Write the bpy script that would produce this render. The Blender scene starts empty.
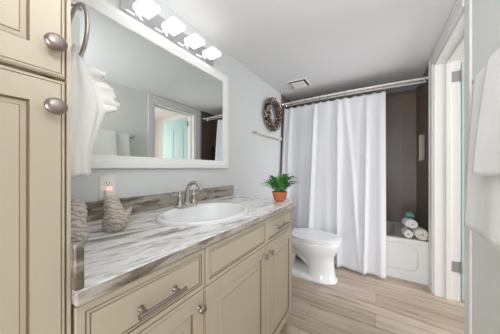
import bpy, math, random
from math import sin, cos, pi, radians, sqrt
from mathutils import Vector, noise

random.seed(7)
S = bpy.context.scene
COL = S.collection

# ------------------------------------------------------------------ camera
TH = 0.5648
cd = bpy.data.cameras.new('camera')
cd.sensor_width = 36.0
cd.sensor_fit = 'HORIZONTAL'
cd.lens = 198.69 / 500 * 36
cd.shift_y = 0.0023
cd.clip_start = 0.02
cam = bpy.data.objects.new('camera', cd)
cam.location = (0, 0, 1.13)
cam.rotation_euler = (pi / 2, 0, TH)
COL.objects.link(cam)
S.camera = cam

# ------------------------------------------------------------------ world, lights, exposure
w = bpy.data.worlds.new('world')
S.world = w
w.use_nodes = True
bg = w.node_tree.nodes['Background']
bg.inputs[0].default_value = (0.93, 0.96, 1.0, 1)
bg.inputs[1].default_value = 0.3

def area(name, loc, rot, sx, sy, power, color=(1, 1, 1)):
    l = bpy.data.lights.new(name, 'AREA')
    l.shape = 'RECTANGLE'
    l.size, l.size_y, l.energy, l.color = sx, sy, power, color
    o = bpy.data.objects.new(name, l)
    o.location, o.rotation_euler = loc, rot
    COL.objects.link(o)
    return o

area('rear_fill', (-0.35, -2.0, 0.70), (radians(83), 0, radians(-8)), 1.2, 1.2, 50, (0.96, 0.98, 1.0))  # fill light added behind the camera to brighten the low surfaces
area('bounced_flash', (0.10, -0.12, 1.60), (radians(122), 0, radians(6)), 0.35, 0.25, 10.5, (0.95, 0.975, 1.0))
area('hall_area_light', (2.86, 1.35, 1.35), (radians(90), 0, radians(90)), 1.5, 1.7, 62, (0.94, 0.97, 1.0))  # added area light, no window here; sends daylight through the doorway
SHADE_EMIT = 2.3
S.view_settings.view_transform = 'Standard'
S.view_settings.look = 'None'
S.view_settings.exposure = 0.02
S.view_settings.gamma = 1.0
S.view_settings.use_curve_mapping = False
S.cycles.use_denoising = True
S.cycles.max_bounces = 10
S.cycles.diffuse_bounces = 6
S.cycles.sample_clamp_indirect = 6

# ------------------------------------------------------------------ materials
def s2l(c):
    return tuple(((x / 255) / 12.92 if x / 255 <= 0.04045 else ((x / 255 + 0.055) / 1.055) ** 2.4) for x in c)

def mat(name, rgb, rough=0.5, metal=0.0, coat=0.0, spec=None):
    m = bpy.data.materials.new(name)
    m.use_nodes = True
    b = m.node_tree.nodes['Principled BSDF']
    b.inputs['Base Color'].default_value = (*s2l(rgb), 1)
    b.inputs['Roughness'].default_value = rough
    b.inputs['Metallic'].default_value = metal
    if coat:
        b.inputs['Coat Weight'].default_value = coat
        b.inputs['Coat Roughness'].default_value = 0.08
    if spec is not None:
        b.inputs['Specular IOR Level'].default_value = spec
    return m

def nd(m, t, **k):
    n = m.node_tree.nodes.new(t)
    for a, v in k.items():
        setattr(n, a, v)
    return n

def lk(m, a, b):
    m.node_tree.links.new(a, b)

def coords(m, scale=(1, 1, 1), rot=(0, 0, 0), loc=(0, 0, 0), kind='Object'):
    tc = nd(m, 'ShaderNodeTexCoord')
    mp = nd(m, 'ShaderNodeMapping')
    mp.inputs['Scale'].default_value = scale
    mp.inputs['Rotation'].default_value = rot
    mp.inputs['Location'].default_value = loc
    lk(m, tc.outputs[kind], mp.inputs['Vector'])
    return mp.outputs['Vector']

def ramp(m, fac, stops):
    r = nd(m, 'ShaderNodeValToRGB')
    e = r.color_ramp.elements
    while len(e) < len(stops):
        e.new(0.5)
    for i, (p, c) in enumerate(stops):
        e[i].position = p
        e[i].color = (*s2l(c), 1)
    lk(m, fac, r.inputs['Fac'])
    return r.outputs['Color']

def tex_noise(m, vec, scale, detail=4, rough=0.5, dist=0.0):
    n = nd(m, 'ShaderNodeTexNoise')
    n.inputs['Scale'].default_value = scale
    n.inputs['Detail'].default_value = detail
    n.inputs['Roughness'].default_value = rough
    n.inputs['Distortion'].default_value = dist
    lk(m, vec, n.inputs['Vector'])
    return n

def bump(m, height, strength=0.2, dist=0.002):
    b = nd(m, 'ShaderNodeBump')
    b.inputs['Strength'].default_value = strength
    b.inputs['Distance'].default_value = dist
    lk(m, height, b.inputs['Height'])
    lk(m, b.outputs['Normal'], m.node_tree.nodes['Principled BSDF'].inputs['Normal'])

def mixc(m, fac, a, b, mode='MIX'):
    n = nd(m, 'ShaderNodeMix', data_type='RGBA', blend_type=mode)
    if isinstance(fac, float):
        n.inputs[0].default_value = fac
    else:
        lk(m, fac, n.inputs[0])
    for s, v in ((6, a), (7, b)):
        if isinstance(v, tuple):
            n.inputs[s].default_value = (*s2l(v), 1)
        else:
            lk(m, v, n.inputs[s])
    return n.outputs[2]

def base(m):
    return m.node_tree.nodes['Principled BSDF'].inputs['Base Color']

def painted(name, rgb, rough=0.7, grain=60, amt=0.08):
    m = mat(name, rgb, rough)
    n = tex_noise(m, coords(m), grain, 3)
    bump(m, n.outputs['Fac'], amt, 0.003)
    return m

M = {}
M['wall'] = painted('wall_paint_grey', (219, 221, 222), 0.75)
M['wall_r'] = painted('wall_paint_pale', (231, 232, 228), 0.75)
M['ceiling'] = painted('ceiling_paint', (232, 232, 234), 0.85, 90, 0.15)
M['trim'] = mat('trim_paint_white', (232, 231, 228), 0.4)
M['hall'] = painted('hall_paint', (231, 225, 222), 0.8)
M['door'] = mat('door_paint_aqua', (186, 214, 212), 0.45)
M['cab'] = painted('cabinet_paint_beige', (203, 191, 172), 0.42, 25, 0.04)
M['glaze'] = mat('cabinet_glaze_brown', (140, 120, 94), 0.6)
M['gap'] = mat('cabinet_interior', (92, 76, 56), 0.8)
M['white'] = mat('white_gloss_frame', (240, 240, 238), 0.35)
M['porcelain'] = mat('porcelain_white', (240, 241, 243), 0.12, 0, 0.5)
M['acrylic'] = mat('tub_enamel', (241, 241, 240), 0.22, 0, 0.3)
M['nickel'] = mat('brushed_nickel', (200, 194, 187), 0.27, 1.0)
M['hinge'] = mat('hinge_steel', (172, 172, 174), 0.45, 0.7)
M['pewter'] = mat('pewter', (160, 150, 143), 0.34, 1.0)
M['chrome'] = mat('chrome', (215, 216, 218), 0.12, 1.0)
M['satin'] = mat('satin_silver', (228, 225, 219), 0.34, 0.15)
M['mirror'] = mat('mirror_glass', (222, 226, 223), 0.0, 1.0)
M['plastic'] = mat('white_plastic', (236, 235, 231), 0.4)
M['dark'] = mat('dark_slot', (26, 25, 25), 0.7)
M['terracotta'] = painted('terracotta', (206, 118, 80), 0.75, 120, 0.2)
M['soil'] = painted('potting_soil', (60, 44, 32), 0.95, 200, 0.6)
M['seat'] = mat('toilet_seat_white', (240, 241, 243), 0.2, 0, 0.3)
M['teal'] = mat('teal_mesh', (104, 178, 158), 0.7)
M['twig'] = painted('wreath_twig', (52, 42, 35), 0.9, 140, 0.6)
M['pebble_pale'] = mat('wreath_pale', (198, 190, 178), 0.55)
M['pebble_grey'] = mat('wreath_silver', (140, 134, 128), 0.45)
M['pebble_brown'] = mat('wreath_brown', (92, 74, 60), 0.7)

def fern_mat():
    m = mat('fern_green', (70, 130, 62), 0.6)
    oi = tex_noise(m, coords(m), 22, 2)
    lk(m, ramp(m, oi.outputs['Fac'], [(0.3, (34, 84, 36)), (0.55, (78, 146, 70)), (0.75, (142, 190, 120))]), base(m))
    return m
M['fern'] = fern_mat()

def cloth(name, rgb, scale=420, strength=0.5):
    m = mat(name, rgb, 0.95, spec=0.1)
    n = tex_noise(m, coords(m), scale, 2)
    bump(m, n.outputs['Fac'], strength, 0.004)
    b = m.node_tree.nodes['Principled BSDF']
    b.inputs['Sheen Weight'].default_value = 0.25
    return m
M['towel'] = cloth('terry_white', (243, 242, 240))
M['towel_cream'] = cloth('terry_cream', (240, 233, 222))

def curtain_mat():
    m = mat('curtain_white', (235, 236, 241), 0.9, spec=0.1)
    v = coords(m, (1, 0.0, 1))
    wv = nd(m, 'ShaderNodeTexWave', wave_type='BANDS', bands_direction='X')
    wv.inputs['Scale'].default_value = 26
    wv.inputs['Distortion'].default_value = 0.4
    lk(m, v, wv.inputs['Vector'])
    bump(m, wv.outputs['Fac'], 0.16, 0.002)
    nt = m.node_tree
    tr = nd(m, 'ShaderNodeBsdfTranslucent')
    tr.inputs[0].default_value = (*s2l((235, 236, 241)), 1)
    mx = nd(m, 'ShaderNodeMixShader')
    mx.inputs[0].default_value = 0.12
    lk(m, nt.nodes['Principled BSDF'].outputs[0], mx.inputs[1])
    lk(m, tr.outputs[0], mx.inputs[2])
    lk(m, mx.outputs[0], nt.nodes['Material Output'].inputs[0])
    return m
M['curtain'] = curtain_mat()

def stone_mat(name, dark=0.0, seed=0.0, tint=(255, 255, 255)):
    # pale grey stone with fine brown-grey grain running along the counter
    m = mat(name, (210, 208, 205), 0.22, 0, 0.25)
    v = coords(m, (1, 1, 1), (0, 0, radians(11)), (seed, seed * 2, seed))
    warp = tex_noise(m, v, 4.0, 3)
    add = nd(m, 'ShaderNodeVectorMath', operation='MULTIPLY_ADD')
    lk(m, warp.outputs['Color'], add.inputs[0])
    add.inputs[1].default_value = (0.07, 0.07, 0.07)
    lk(m, v, add.inputs[2])
    def layer(scale, detail, dist):
        mp = nd(m, 'ShaderNodeMapping')
        mp.inputs['Scale'].default_value = scale
        lk(m, add.outputs[0], mp.inputs['Vector'])
        return tex_noise(m, mp.outputs['Vector'], 1.0, detail, 0.62, dist).outputs['Fac']
    d = dark
    c1 = ramp(m, layer((17, 3.2, 17), 5, 0.5), [(0.26, (112, 102, 92)), (0.38 + d, (164, 157, 148)), (0.46 + d, (234, 233, 232)),
                                      (0.58 + d, (250, 250, 251)), (0.67 + d, (192, 186, 178)), (0.84, (132, 121, 108))])
    c2 = ramp(m, layer((95, 10, 95), 4, 0.3), [(0.34, (112, 103, 94)), (0.50, (255, 255, 255))])
    lk(m, mixc(m, 1.0, mixc(m, 0.5, c1, c2, 'MULTIPLY'), tint, 'MULTIPLY'), base(m))
    return m
M['stone'] = stone_mat('counter_stone')
M['stone_d'] = stone_mat('splash_stone', 0.07, 3.1, (182, 174, 163))
M['stone_edge_shaded'] = stone_mat('edge_stone_shaded', 0.06, 5.3, (206, 198, 188))  # veined edge pattern, with the shade on the counter edge tinted in darker

def wood_floor():
    m = mat('floor_planks', (176, 156, 136), 0.42)
    v = coords(m)
    br = nd(m, 'ShaderNodeTexBrick')
    br.offset = 0.37
    br.inputs['Scale'].default_value = 1.0
    br.inputs['Brick Width'].default_value = 1.22
    br.inputs['Row Height'].default_value = 0.152
    br.inputs['Mortar Size'].default_value = 0.0012
    br.inputs['Mortar Smooth'].default_value = 0.3
    br.inputs['Bias'].default_value = 0.0
    br.inputs['Color1'].default_value = (*s2l((212, 197, 182)), 1)
    br.inputs['Color2'].default_value = (*s2l((190, 174, 159)), 1)
    br.inputs['Mortar'].default_value = (*s2l((132, 112, 96)), 1)
    lk(m, v, br.inputs['Vector'])
    # broad streaks across each board and fine grain along it (boards run along X)
    mp = nd(m, 'ShaderNodeMapping')
    mp.inputs['Scale'].default_value = (1.6, 26, 1)
    lk(m, v, mp.inputs['Vector'])
    g = tex_noise(m, mp.outputs['Vector'], 1.0, 6, 0.62, 0.5)
    c = ramp(m, g.outputs['Fac'], [(0.28, (152, 138, 124)), (0.46, (232, 226, 220)), (0.6, (255, 255, 255)), (0.78, (205, 192, 178))])
    lk(m, mixc(m, 0.85, br.outputs['Color'], c, 'MULTIPLY'), base(m))
    bump(m, br.outputs['Fac'], -0.15, 0.001)
    return m
M['floor'] = wood_floor()

def tile_mat(name, axis):
    m = mat(name, (124, 111, 103), 0.35)
    rot = {'xz': (radians(90), 0, 0), 'yz': (radians(90), 0, radians(90))}[axis]
    tc = nd(m, 'ShaderNodeTexCoord')
    sp = nd(m, 'ShaderNodeSeparateXYZ')
    lk(m, tc.outputs['Object'], sp.inputs[0])
    cb = nd(m, 'ShaderNodeCombineXYZ')
    lk(m, sp.outputs['X' if axis == 'xz' else 'Y'], cb.inputs[0])
    lk(m, sp.outputs['Z'], cb.inputs[1])
    mp = nd(m, 'ShaderNodeMapping')
    mp.inputs['Location'].default_value = (0.03, 0.02, 0)
    lk(m, cb.outputs[0], mp.inputs['Vector'])
    br = nd(m, 'ShaderNodeTexBrick')
    br.offset = 0.0
    br.inputs['Scale'].default_value = 1.0
    br.inputs['Brick Width'].default_value = 0.305
    br.inputs['Row Height'].default_value = 0.61
    br.inputs['Mortar Size'].default_value = 0.0016
    br.inputs['Color1'].default_value = (*s2l((130, 114, 103)), 1)
    br.inputs['Color2'].default_value = (*s2l((119, 104, 94)), 1)
    br.inputs['Mortar'].default_value = (*s2l((140, 128, 119)), 1)
    lk(m, mp.outputs[0], br.inputs['Vector'])
    n = tex_noise(m, coords(m, (3, 3, 30)), 3.0, 4, 0.6)
    c = ramp(m, n.outputs['Fac'], [(0.3, (225, 222, 218)), (0.7, (255, 255, 255))])
    lk(m, mixc(m, 0.7, br.outputs['Color'], c, 'MULTIPLY'), base(m))
    return m
M['tile_x'] = tile_mat('tile_taupe_far', 'xz')
M['tile_y'] = tile_mat('tile_taupe_side', 'yz')

def carved_mat():
    m = mat('carved_grey_wood', (164, 152, 138), 0.6)
    v = coords(m, (1, 1, 1), (0.5, 0.3, 0))
    wv = nd(m, 'ShaderNodeTexWave', wave_type='BANDS', bands_direction='Z')
    wv.inputs['Scale'].default_value = 24
    wv.inputs['Distortion'].default_value = 9
    wv.inputs['Detail'].default_value = 3
    wv.inputs['Detail Scale'].default_value = 1.5
    lk(m, v, wv.inputs['Vector'])
    lk(m, ramp(m, wv.outputs['Fac'], [(0.1, (164, 152, 139)), (0.5, (188, 179, 168)), (0.9, (204, 197, 188))]), base(m))
    bump(m, wv.outputs['Fac'], 0.3, 0.002)
    return m
M['carved'] = carved_mat()

def emit(name, rgb, strength):
    m = mat(name, rgb, 0.3)
    b = m.node_tree.nodes['Principled BSDF']
    b.inputs['Emission Color'].default_value = (*s2l(rgb), 1)
    b.inputs['Emission Strength'].default_value = strength
    return m
M['lamp'] = emit('lit_glass', (255, 253, 250), SHADE_EMIT)
M['glow'] = emit('night_light_glow', (255, 176, 160), 1.1)

# ------------------------------------------------------------------ mesh helpers
class MB:
    def __init__(s):
        s.v, s.f, s.mi = [], [], []
    def add(s, vs, fs, mi=0):
        o = len(s.v)
        s.v += [tuple(p) for p in vs]
        s.f += [tuple(i + o for i in f) for f in fs]
        s.mi += [mi] * len(fs)
        return s
    def box(s, x0, x1, y0, y1, z0, z1, mi=0):
        vs = [(x, y, z) for z in (z0, z1) for y in (y0, y1) for x in (x0, x1)]
        return s.add(vs, [(0, 2, 3, 1), (4, 5, 7, 6), (0, 1, 5, 4), (2, 6, 7, 3), (0, 4, 6, 2), (1, 3, 7, 5)], mi)
    def loft(s, rings, cap=True, closed=True, mi=0):
        n = len(rings[0])
        vs = [p for r in rings for p in r]
        fs = []
        for i in range(len(rings) - 1):
            for j in range(n if closed else n - 1):
                k = (j + 1) % n
                fs.append((i * n + j, i * n + k, (i + 1) * n + k, (i + 1) * n + j))
        if cap and closed:
            fs.append(tuple(reversed(range(n))))
            fs.append(tuple((len(rings) - 1) * n + j for j in range(n)))
        return s.add(vs, fs, mi)
    def lathe(s, prof, c=(0, 0, 0), axis='z', n=24, sx=1, sy=1, mi=0, cap=True):
        rings = []
        for r, h in prof:
            ring = []
            for j in range(n):
                a = 2 * pi * j / n
                p, q = r * cos(a) * sx, r * sin(a) * sy
                if axis == 'z': ring.append((c[0] + p, c[1] + q, c[2] + h))
                elif axis == 'x': ring.append((c[0] + h, c[1] + p, c[2] + q))
                else: ring.append((c[0] + q, c[1] + h, c[2] + p))
            rings.append(ring)
        return s.loft(rings, cap, True, mi)
    def tube(s, pts, r, n=10, closed=False, mi=0):
        P = [Vector(p) for p in pts]
        R = r if isinstance(r, (list, tuple)) else [r] * len(P)
        rings = []
        up = None
        L = len(P)
        for i in range(L):
            a = P[i - 1] if (i > 0 or closed) else P[i]
            b = P[(i + 1) % L] if (i < L - 1 or closed) else P[i]
            t = (b - a).normalized()
            if up is None:
                up = t.orthogonal().normalized()
            else:
                up = (up - t * up.dot(t))
                up = up.normalized() if up.length > 1e-6 else t.orthogonal().normalized()
            sd = t.cross(up)
            rings.append([tuple(P[i] + (up * cos(2 * pi * j / n) + sd * sin(2 * pi * j / n)) * R[i]) for j in range(n)])
        if closed:
            rings.append(rings[0])
            return s.loft(rings, False, True, mi)
        return s.loft(rings, True, True, mi)
    def grid(s, fn, nu, nv, thick=0.0, mi=0):
        vs = [fn(i / (nu - 1), j / (nv - 1)) for j in range(nv) for i in range(nu)]
        fs = [(j * nu + i, j * nu + i + 1, (j + 1) * nu + i + 1, (j + 1) * nu + i) for j in range(nv - 1) for i in range(nu - 1)]
        return s.add(vs, fs, mi)
    def ball(s, c, rx, ry, rz, n=12, m=8, mi=0):
        prof = [(max(sin(pi * i / m), 0.001), -cos(pi * i / m)) for i in range(m + 1)]
        rings = [[(c[0] + rx * r * cos(2 * pi * j / n), c[1] + ry * r * sin(2 * pi * j / n), c[2] + rz * h) for j in range(n)] for r, h in prof]
        return s.loft(rings, True, True, mi)

def origin(o):
    p = Vector((0, 0, 0))
    while o is not None:
        p += o.location
        o = o.parent
    return p

def obj(name, mb, mats, parent=None, bevel=0.0, smooth=True, angle=35, solid=0.0, sub=0, seg=2):
    me = bpy.data.meshes.new(name)
    off = origin(parent)
    me.from_pydata([(x - off.x, y - off.y, z - off.z) for x, y, z in mb.v], [], mb.f)
    mats = mats if isinstance(mats, (list, tuple)) else [mats]
    for m in mats:
        me.materials.append(m)
    me.polygons.foreach_set('material_index', mb.mi)
    me.polygons.foreach_set('use_smooth', [smooth] * len(mb.f))
    me.update()
    if smooth and angle:
        me.set_sharp_from_angle(angle=radians(angle))
    o = bpy.data.objects.new(name, me)
    COL.objects.link(o)
    o.parent = parent
    if solid:
        md = o.modifiers.new('solid', 'SOLIDIFY')
        md.thickness = solid
        md.offset = 0
    if bevel:
        md = o.modifiers.new('bevel', 'BEVEL')
        md.width = bevel
        md.segments = seg
        md.limit_method = 'ANGLE'
        md.angle_limit = radians(40)
        md.harden_normals = False
    if sub:
        md = o.modifiers.new('sub', 'SUBSURF')
        md.levels = md.render_levels = sub
    return o

def tag(o, label, cat, group=None, kind=None):
    o['label'], o['category'] = label, cat
    if group: o['group'] = group
    if kind: o['kind'] = kind
    return o

def thing(name, loc, label, cat, group=None):
    o = bpy.data.objects.new(name, None)
    o.empty_display_size = 0.05
    o.location = loc
    COL.objects.link(o)
    return tag(o, label, cat, group)

def struct(name, mb, mats, parent=None, **k):
    o = obj(name, mb, mats, parent, **k)
    if parent is None:
        o['kind'] = 'structure'
    return o

# ------------------------------------------------------------------ key dimensions (metres)
XL, XR, ZC = -1.116, 0.441, 2.155
YFAR, YBACK = 3.322, -0.9
YFLOOR = -2.1
YAP = 2.537                      # tub apron
DY0, DY1, DZ = 1.632, 2.385, 2.06   # doorway
XJ = 0.60                        # hall side of the right wall

# ------------------------------------------------------------------ structure
struct('floor', MB().box(XL - 0.1, 3.0, YFLOOR, YFAR + 0.1, -0.05, 0), M['floor'], smooth=False)
struct('ceiling', MB().box(XL - 0.1, XJ, YBACK, YFAR + 0.1, ZC, ZC + 0.05), M['ceiling'], smooth=False)
struct('wall_left', MB().box(XL - 0.1, XL, YBACK, YFAR + 0.1, 0, ZC), M['wall'], smooth=False)
wr = MB()
wr.box(XR, XJ, YBACK, DY0, 0, ZC)
wr.box(XR, XJ, DY0, DY1, DZ, ZC)
wr.box(XR, XJ, DY1, YAP + 0.0, 0, ZC)
struct('wall_right', wr, M['wall_r'], smooth=False)
struct('wall_far', MB().box(XL, XR + 0.16, YFAR, YFAR + 0.1, 0, ZC), M['tile_x'], smooth=False)
# tiled right end of the alcove, with a recessed niche
NY0, NY1, NZ0, NZ1 = 2.80, 3.12, 1.215, 1.53
ra = MB()
ra.box(XR, XJ, YAP, NY0, 0, ZC); ra.box(XR, XJ, NY1, YFAR, 0, ZC)
ra.box(XR, XJ, NY0, NY1, 0, NZ0); ra.box(XR, XJ, NY0, NY1, NZ1, ZC)
ra.box(XR + 0.09, XJ, NY0, NY1, NZ0, NZ1)
struct('wall_right_alcove', ra, M['tile_y'], smooth=False)
nt = MB().box(XR - 0.002, XR + 0.088, NY1 - 0.010, NY1 - 0.0005, NZ0 + 0.001, NZ1 - 0.001)  # pale slab paints in the lit inner side of the niche
struct('niche_lit_strip', nt, mat('niche_lit_side', (206, 192, 174), 0.35), smooth=False)
struct('wall_left_alcove', MB().box(XL, XL + 0.012, YAP + 0.03, YFAR, 0, ZC), M['tile_y'], smooth=False)

# doorway lining and casing on the right wall
dc = MB()
CT = 0.018
dc.box(XR - CT, XR, DY1 + 0.004, DY1 + 0.088, 0, DZ + 0.09)
dc.box(XR - CT - 0.006, XR - CT, DY1 + 0.072, DY1 + 0.088, 0, DZ + 0.09)
dc.box(XR - 0.011, XR, DY0 - 0.080, DY0 - 0.004, 0, DZ + 0.09)
dc.box(XR - CT, XR, DY0 - 0.004, DY1 + 0.004, DZ + 0.004, DZ + 0.09)
dc.box(XR - CT - 0.006, XR - CT, DY0 - 0.080, DY1 + 0.088, DZ + 0.074, DZ + 0.09)
struct('trim_2', dc, M['trim'], bevel=0.004)
jb = MB()
jb.box(XR - 0.004, XJ + 0.004, DY1 - 0.018, DY1, 0, DZ)
jb.box(XR - 0.004, XJ + 0.004, DY0, DY0 + 0.018, 0, DZ)
jb.box(XR - 0.004, XJ + 0.004, DY0 + 0.018, DY1 - 0.018, DZ - 0.018, DZ)
jb.box(XR + 0.07, XR + 0.105, DY1 - 0.030, DY1 - 0.018, 0, DZ - 0.018)   # stop
jb.box(XR + 0.07, XR + 0.105, DY0 + 0.018, DY0 + 0.030, 0, DZ - 0.018)
jb.box(XR + 0.07, XR + 0.105, DY0 + 0.030, DY1 - 0.030, DZ - 0.030, DZ - 0.018)
struct('trim_3', jb, M['trim'], bevel=0.003)
# door leaf swung open into the hall
hx, hy = XJ + 0.012, DY1 - 0.012
dl = MB()
LW, LT, LZ0, LZ1 = 0.70, 0.035, 0.012, 2.03
def leafbox(mb, a0, a1, b0, b1, z0, z1, mi=0):
    mb.box(hx + a0, hx + a1, hy + b0, hy + b1, z0, z1, mi)
leafbox(dl, 0, LW, 0, LT, LZ0, LZ1)
for z0, z1 in ((0.25, 0.95), (1.10, 1.86)):
    for a0, a1 in ((0.11, 0.31), (0.39, 0.59)):
        leafbox(dl, a0, a1, -0.004, 0, z0, z1)
door = struct('door_1', dl, M['door'], bevel=0.003)
for hz in (0.29, 1.91):
    h = MB()
    h.box(XJ - 0.062, XJ + 0.004, DY1 - 0.0215, DY1 - 0.018, hz - 0.045, hz + 0.045)
    h.box(hx - 0.003, hx, hy + 0.0, hy + LT - 0.003, hz - 0.045, hz + 0.045)
    h.lathe([(0.007, -0.046), (0.007, 0.046)], (XJ + 0.008, DY1 - 0.022, hz), n=12)
    for k in (-0.048, 0.048):
        h.ball((XJ + 0.008, DY1 - 0.022, hz + k), 0.006, 0.006, 0.004)
    for k in (-0.03, 0, 0.03):
        h.lathe([(0.004, 0), (0.003, -0.002)], (XJ - 0.035, DY1 - 0.0215, hz + k), 'y', n=8)
    obj('hinge', h, M['hinge'], door)
dk = MB()
dk.lathe([(0.026, 0), (0.026, -0.006), (0.010, -0.010), (0.010, -0.035), (0.024, -0.045), (0.028, -0.06), (0.02, -0.072), (0.001, -0.074)], (hx + LW - 0.06, hy, 0.96), 'y', n=20)
obj('door_knob', dk, M['nickel'], door)

# hall beyond the door
struct('wall_hall_far', MB().box(XJ, 3.0, 3.1, 3.2, 0, 2.4), M['hall'], smooth=False)
struct('wall_hall_side', MB().box(2.9, 3.0, YBACK, 3.1, 0, 2.4), M['hall'], smooth=False)
struct('ceiling_hall', MB().box(XJ, 3.0, YBACK, 3.2, 2.4, 2.45), M['hall'], smooth=False)
# baseboards
bb = MB().box(XL, XL + 0.012, 1.42, YAP, 0, 0.09)
struct('baseboard_left', bb, M['trim'], bevel=0.003)
bb = MB().box(XR - 0.012, XR, YBACK, DY0 - 0.089, 0, 0.09)
struct('baseboard_right', bb, M['trim'], bevel=0.003)

# ------------------------------------------------------------------ cabinet fronts
def front(mb, x, y0, y1, z0, z1, rings, mats=None):
    """slab facing +X; rings = (inset, depth, material of the band that leads to it)"""
    R = []
    for ins, d, mi in rings:
        R.append(([(x + d, y0 + ins, z0 + ins), (x + d, y1 - ins, z0 + ins), (x + d, y1 - ins, z1 - ins), (x + d, y0 + ins, z1 - ins)], mi))
    for i in range(len(R) - 1):
        mb.loft([R[i][0], R[i + 1][0]], cap=False, mi=R[i + 1][1])
    mb.add(R[-1][0], [(0, 1, 2, 3)], 0)
    mb.add(R[0][0], [(3, 2, 1, 0)], 0)

DRAWER = [(0, -0.019, 0), (0, -0.003, 0), (0.003, 0, 0), (0.0165, 0, 0), (0.0180, -0.003, 1), (0.0195, -0.003, 1), (0.021, -0.0005, 0),
          (0.025, -0.0005, 0), (0.0262, -0.003, 1), (0.0275, -0.003, 1), (0.029, 0, 0)]
DOORP = [(0, -0.019, 0), (0, -0.003, 0), (0.003, 0, 0), (0.008, 0, 0), (0.0092, -0.0018, 1), (0.0104, 0, 0),
         (0.056, 0, 0), (0.0575, -0.006, 1), (0.0605, -0.006, 1), (0.063, -0.0055, 0), (0.092, -0.0008, 0), (0.0935, 0.0006, 1), (0.096, 0.001, 0)]
TOWERP = [(0, -0.019, 0), (0, -0.004, 0), (0.003, 0, 0), (0.0055, 0, 0), (0.0065, -0.0018, 1), (0.0078, 0, 0),
          (0.048, 0, 0), (0.0495, -0.006, 1), (0.0515, -0.006, 1), (0.059, -0.0045, 0), (0.0602, -0.003, 1), (0.062, -0.003, 0)]

def knob(parent, x, y, z, r=0.0165, label=None, squash=1.0):
    m = MB().lathe([(0.0075, 0.0002), (0.0075, 0.003), (0.005, 0.006), (0.0048, 0.013), (r * 0.75, 0.0165), (r, 0.021), (r * 0.97, 0.025), (r * 0.72, 0.029), (r * 0.3, 0.0308), (0.0005, 0.031)],
                   (x, y, z), 'x', n=24, sx=squash)
    return obj('knob', m, M['pewter'], parent, angle=60)

def pull(parent, x, y0, y1, z):
    m = MB()
    m.tube([(x + 0.030, y0, z), (x + 0.030, y1, z)], 0.0055, 12)
    for yy in (y0 + 0.018, y1 - 0.018):
        m.lathe([(0.0085, 0.0002), (0.0085, 0.004), (0.0055, 0.007), (0.0055, 0.028)], (x, yy, z), 'x', n=14)
    for yy in (y0, y1):
        m.lathe([(0.0065, -0.002), (0.0068, 0.0), (0.0065, 0.002)], (x + 0.030, yy, z), 'y', n=12)
    return obj('handle', m, M['pewter'], parent, angle=60)

XF = -0.513      # front plane of doors and drawers
VY0, VY1 = 0.1465, 1.378
van = thing('vanity_cabinet', (-0.81, 0.76, 0), 'long beige glazed vanity cabinet under the stone countertop', 'cabinet')
b = MB()
bx = XF - 0.0195
b.box(XL + 0.002, bx, VY0, VY0 + 0.018, 0, 0.855)
b.box(XL + 0.002, bx, VY1 - 0.018, VY1, 0.0, 0.855)
b.box(XL + 0.002, XL + 0.012, VY0 + 0.018, VY1 - 0.018, 0.09, 0.855)
b.box(XL + 0.012, bx - 0.02, VY0 + 0.018, VY1 - 0.018, 0.09, 0.108)
for yy in (0.514, 0.982):
    b.box(XL + 0.012, bx - 0.02, yy - 0.009, yy + 0.009, 0.108, 0.72)
    b.box(bx - 0.02, bx, yy - 0.02, yy + 0.02, 0.09, 0.855)
b.box(bx - 0.02, bx, VY0 + 0.018, VY1 - 0.018, 0.835, 0.855)
b.box(bx - 0.02, bx, VY0 + 0.018, VY1 - 0.018, 0.685, 0.725)
b.box(bx - 0.02, bx, VY0 + 0.018, VY1 - 0.018, 0.09, 0.11)
obj('body', b, M['cab'], van, smooth=False)
obj('toe_kick', MB().box(bx - 0.085, bx - 0.07, VY0 + 0.018, VY1 - 0.018, 0, 0.09), M['gap'], van, smooth=False)
G = 0.0018
UN = [(0.1475, 0.514), (0.514, 0.982), (0.982, 1.378)]
ZG, ZT, ZB = 0.7045, 0.8475, 0.087
for i, (y0, y1) in enumerate(UN):
    m = MB(); front(m, XF, y0 + G, y1 - G, ZG + G, ZT, DRAWER)
    dr = obj('drawer' if i != 1 else 'false_drawer_front', m, [M['cab'], M['glaze']], van, angle=25)
    if i == 0: pull(dr, XF, 0.264, 0.402, 0.768)
    if i == 2: pull(dr, XF, 1.09, 1.24, 0.775)
for y0, y1, ky in ((0.1475, 0.514, 0.480), (0.514, 0.982, 0.945), (0.982, 1.378, 1.013)):
    m = MB(); front(m, XF, y0 + G, y1 - G, ZB, ZG - G, DOORP)
    d = obj('door', m, [M['cab'], M['glaze']], van, angle=25)
    knob(d, XF, ky, 0.655, 0.0145)

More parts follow.
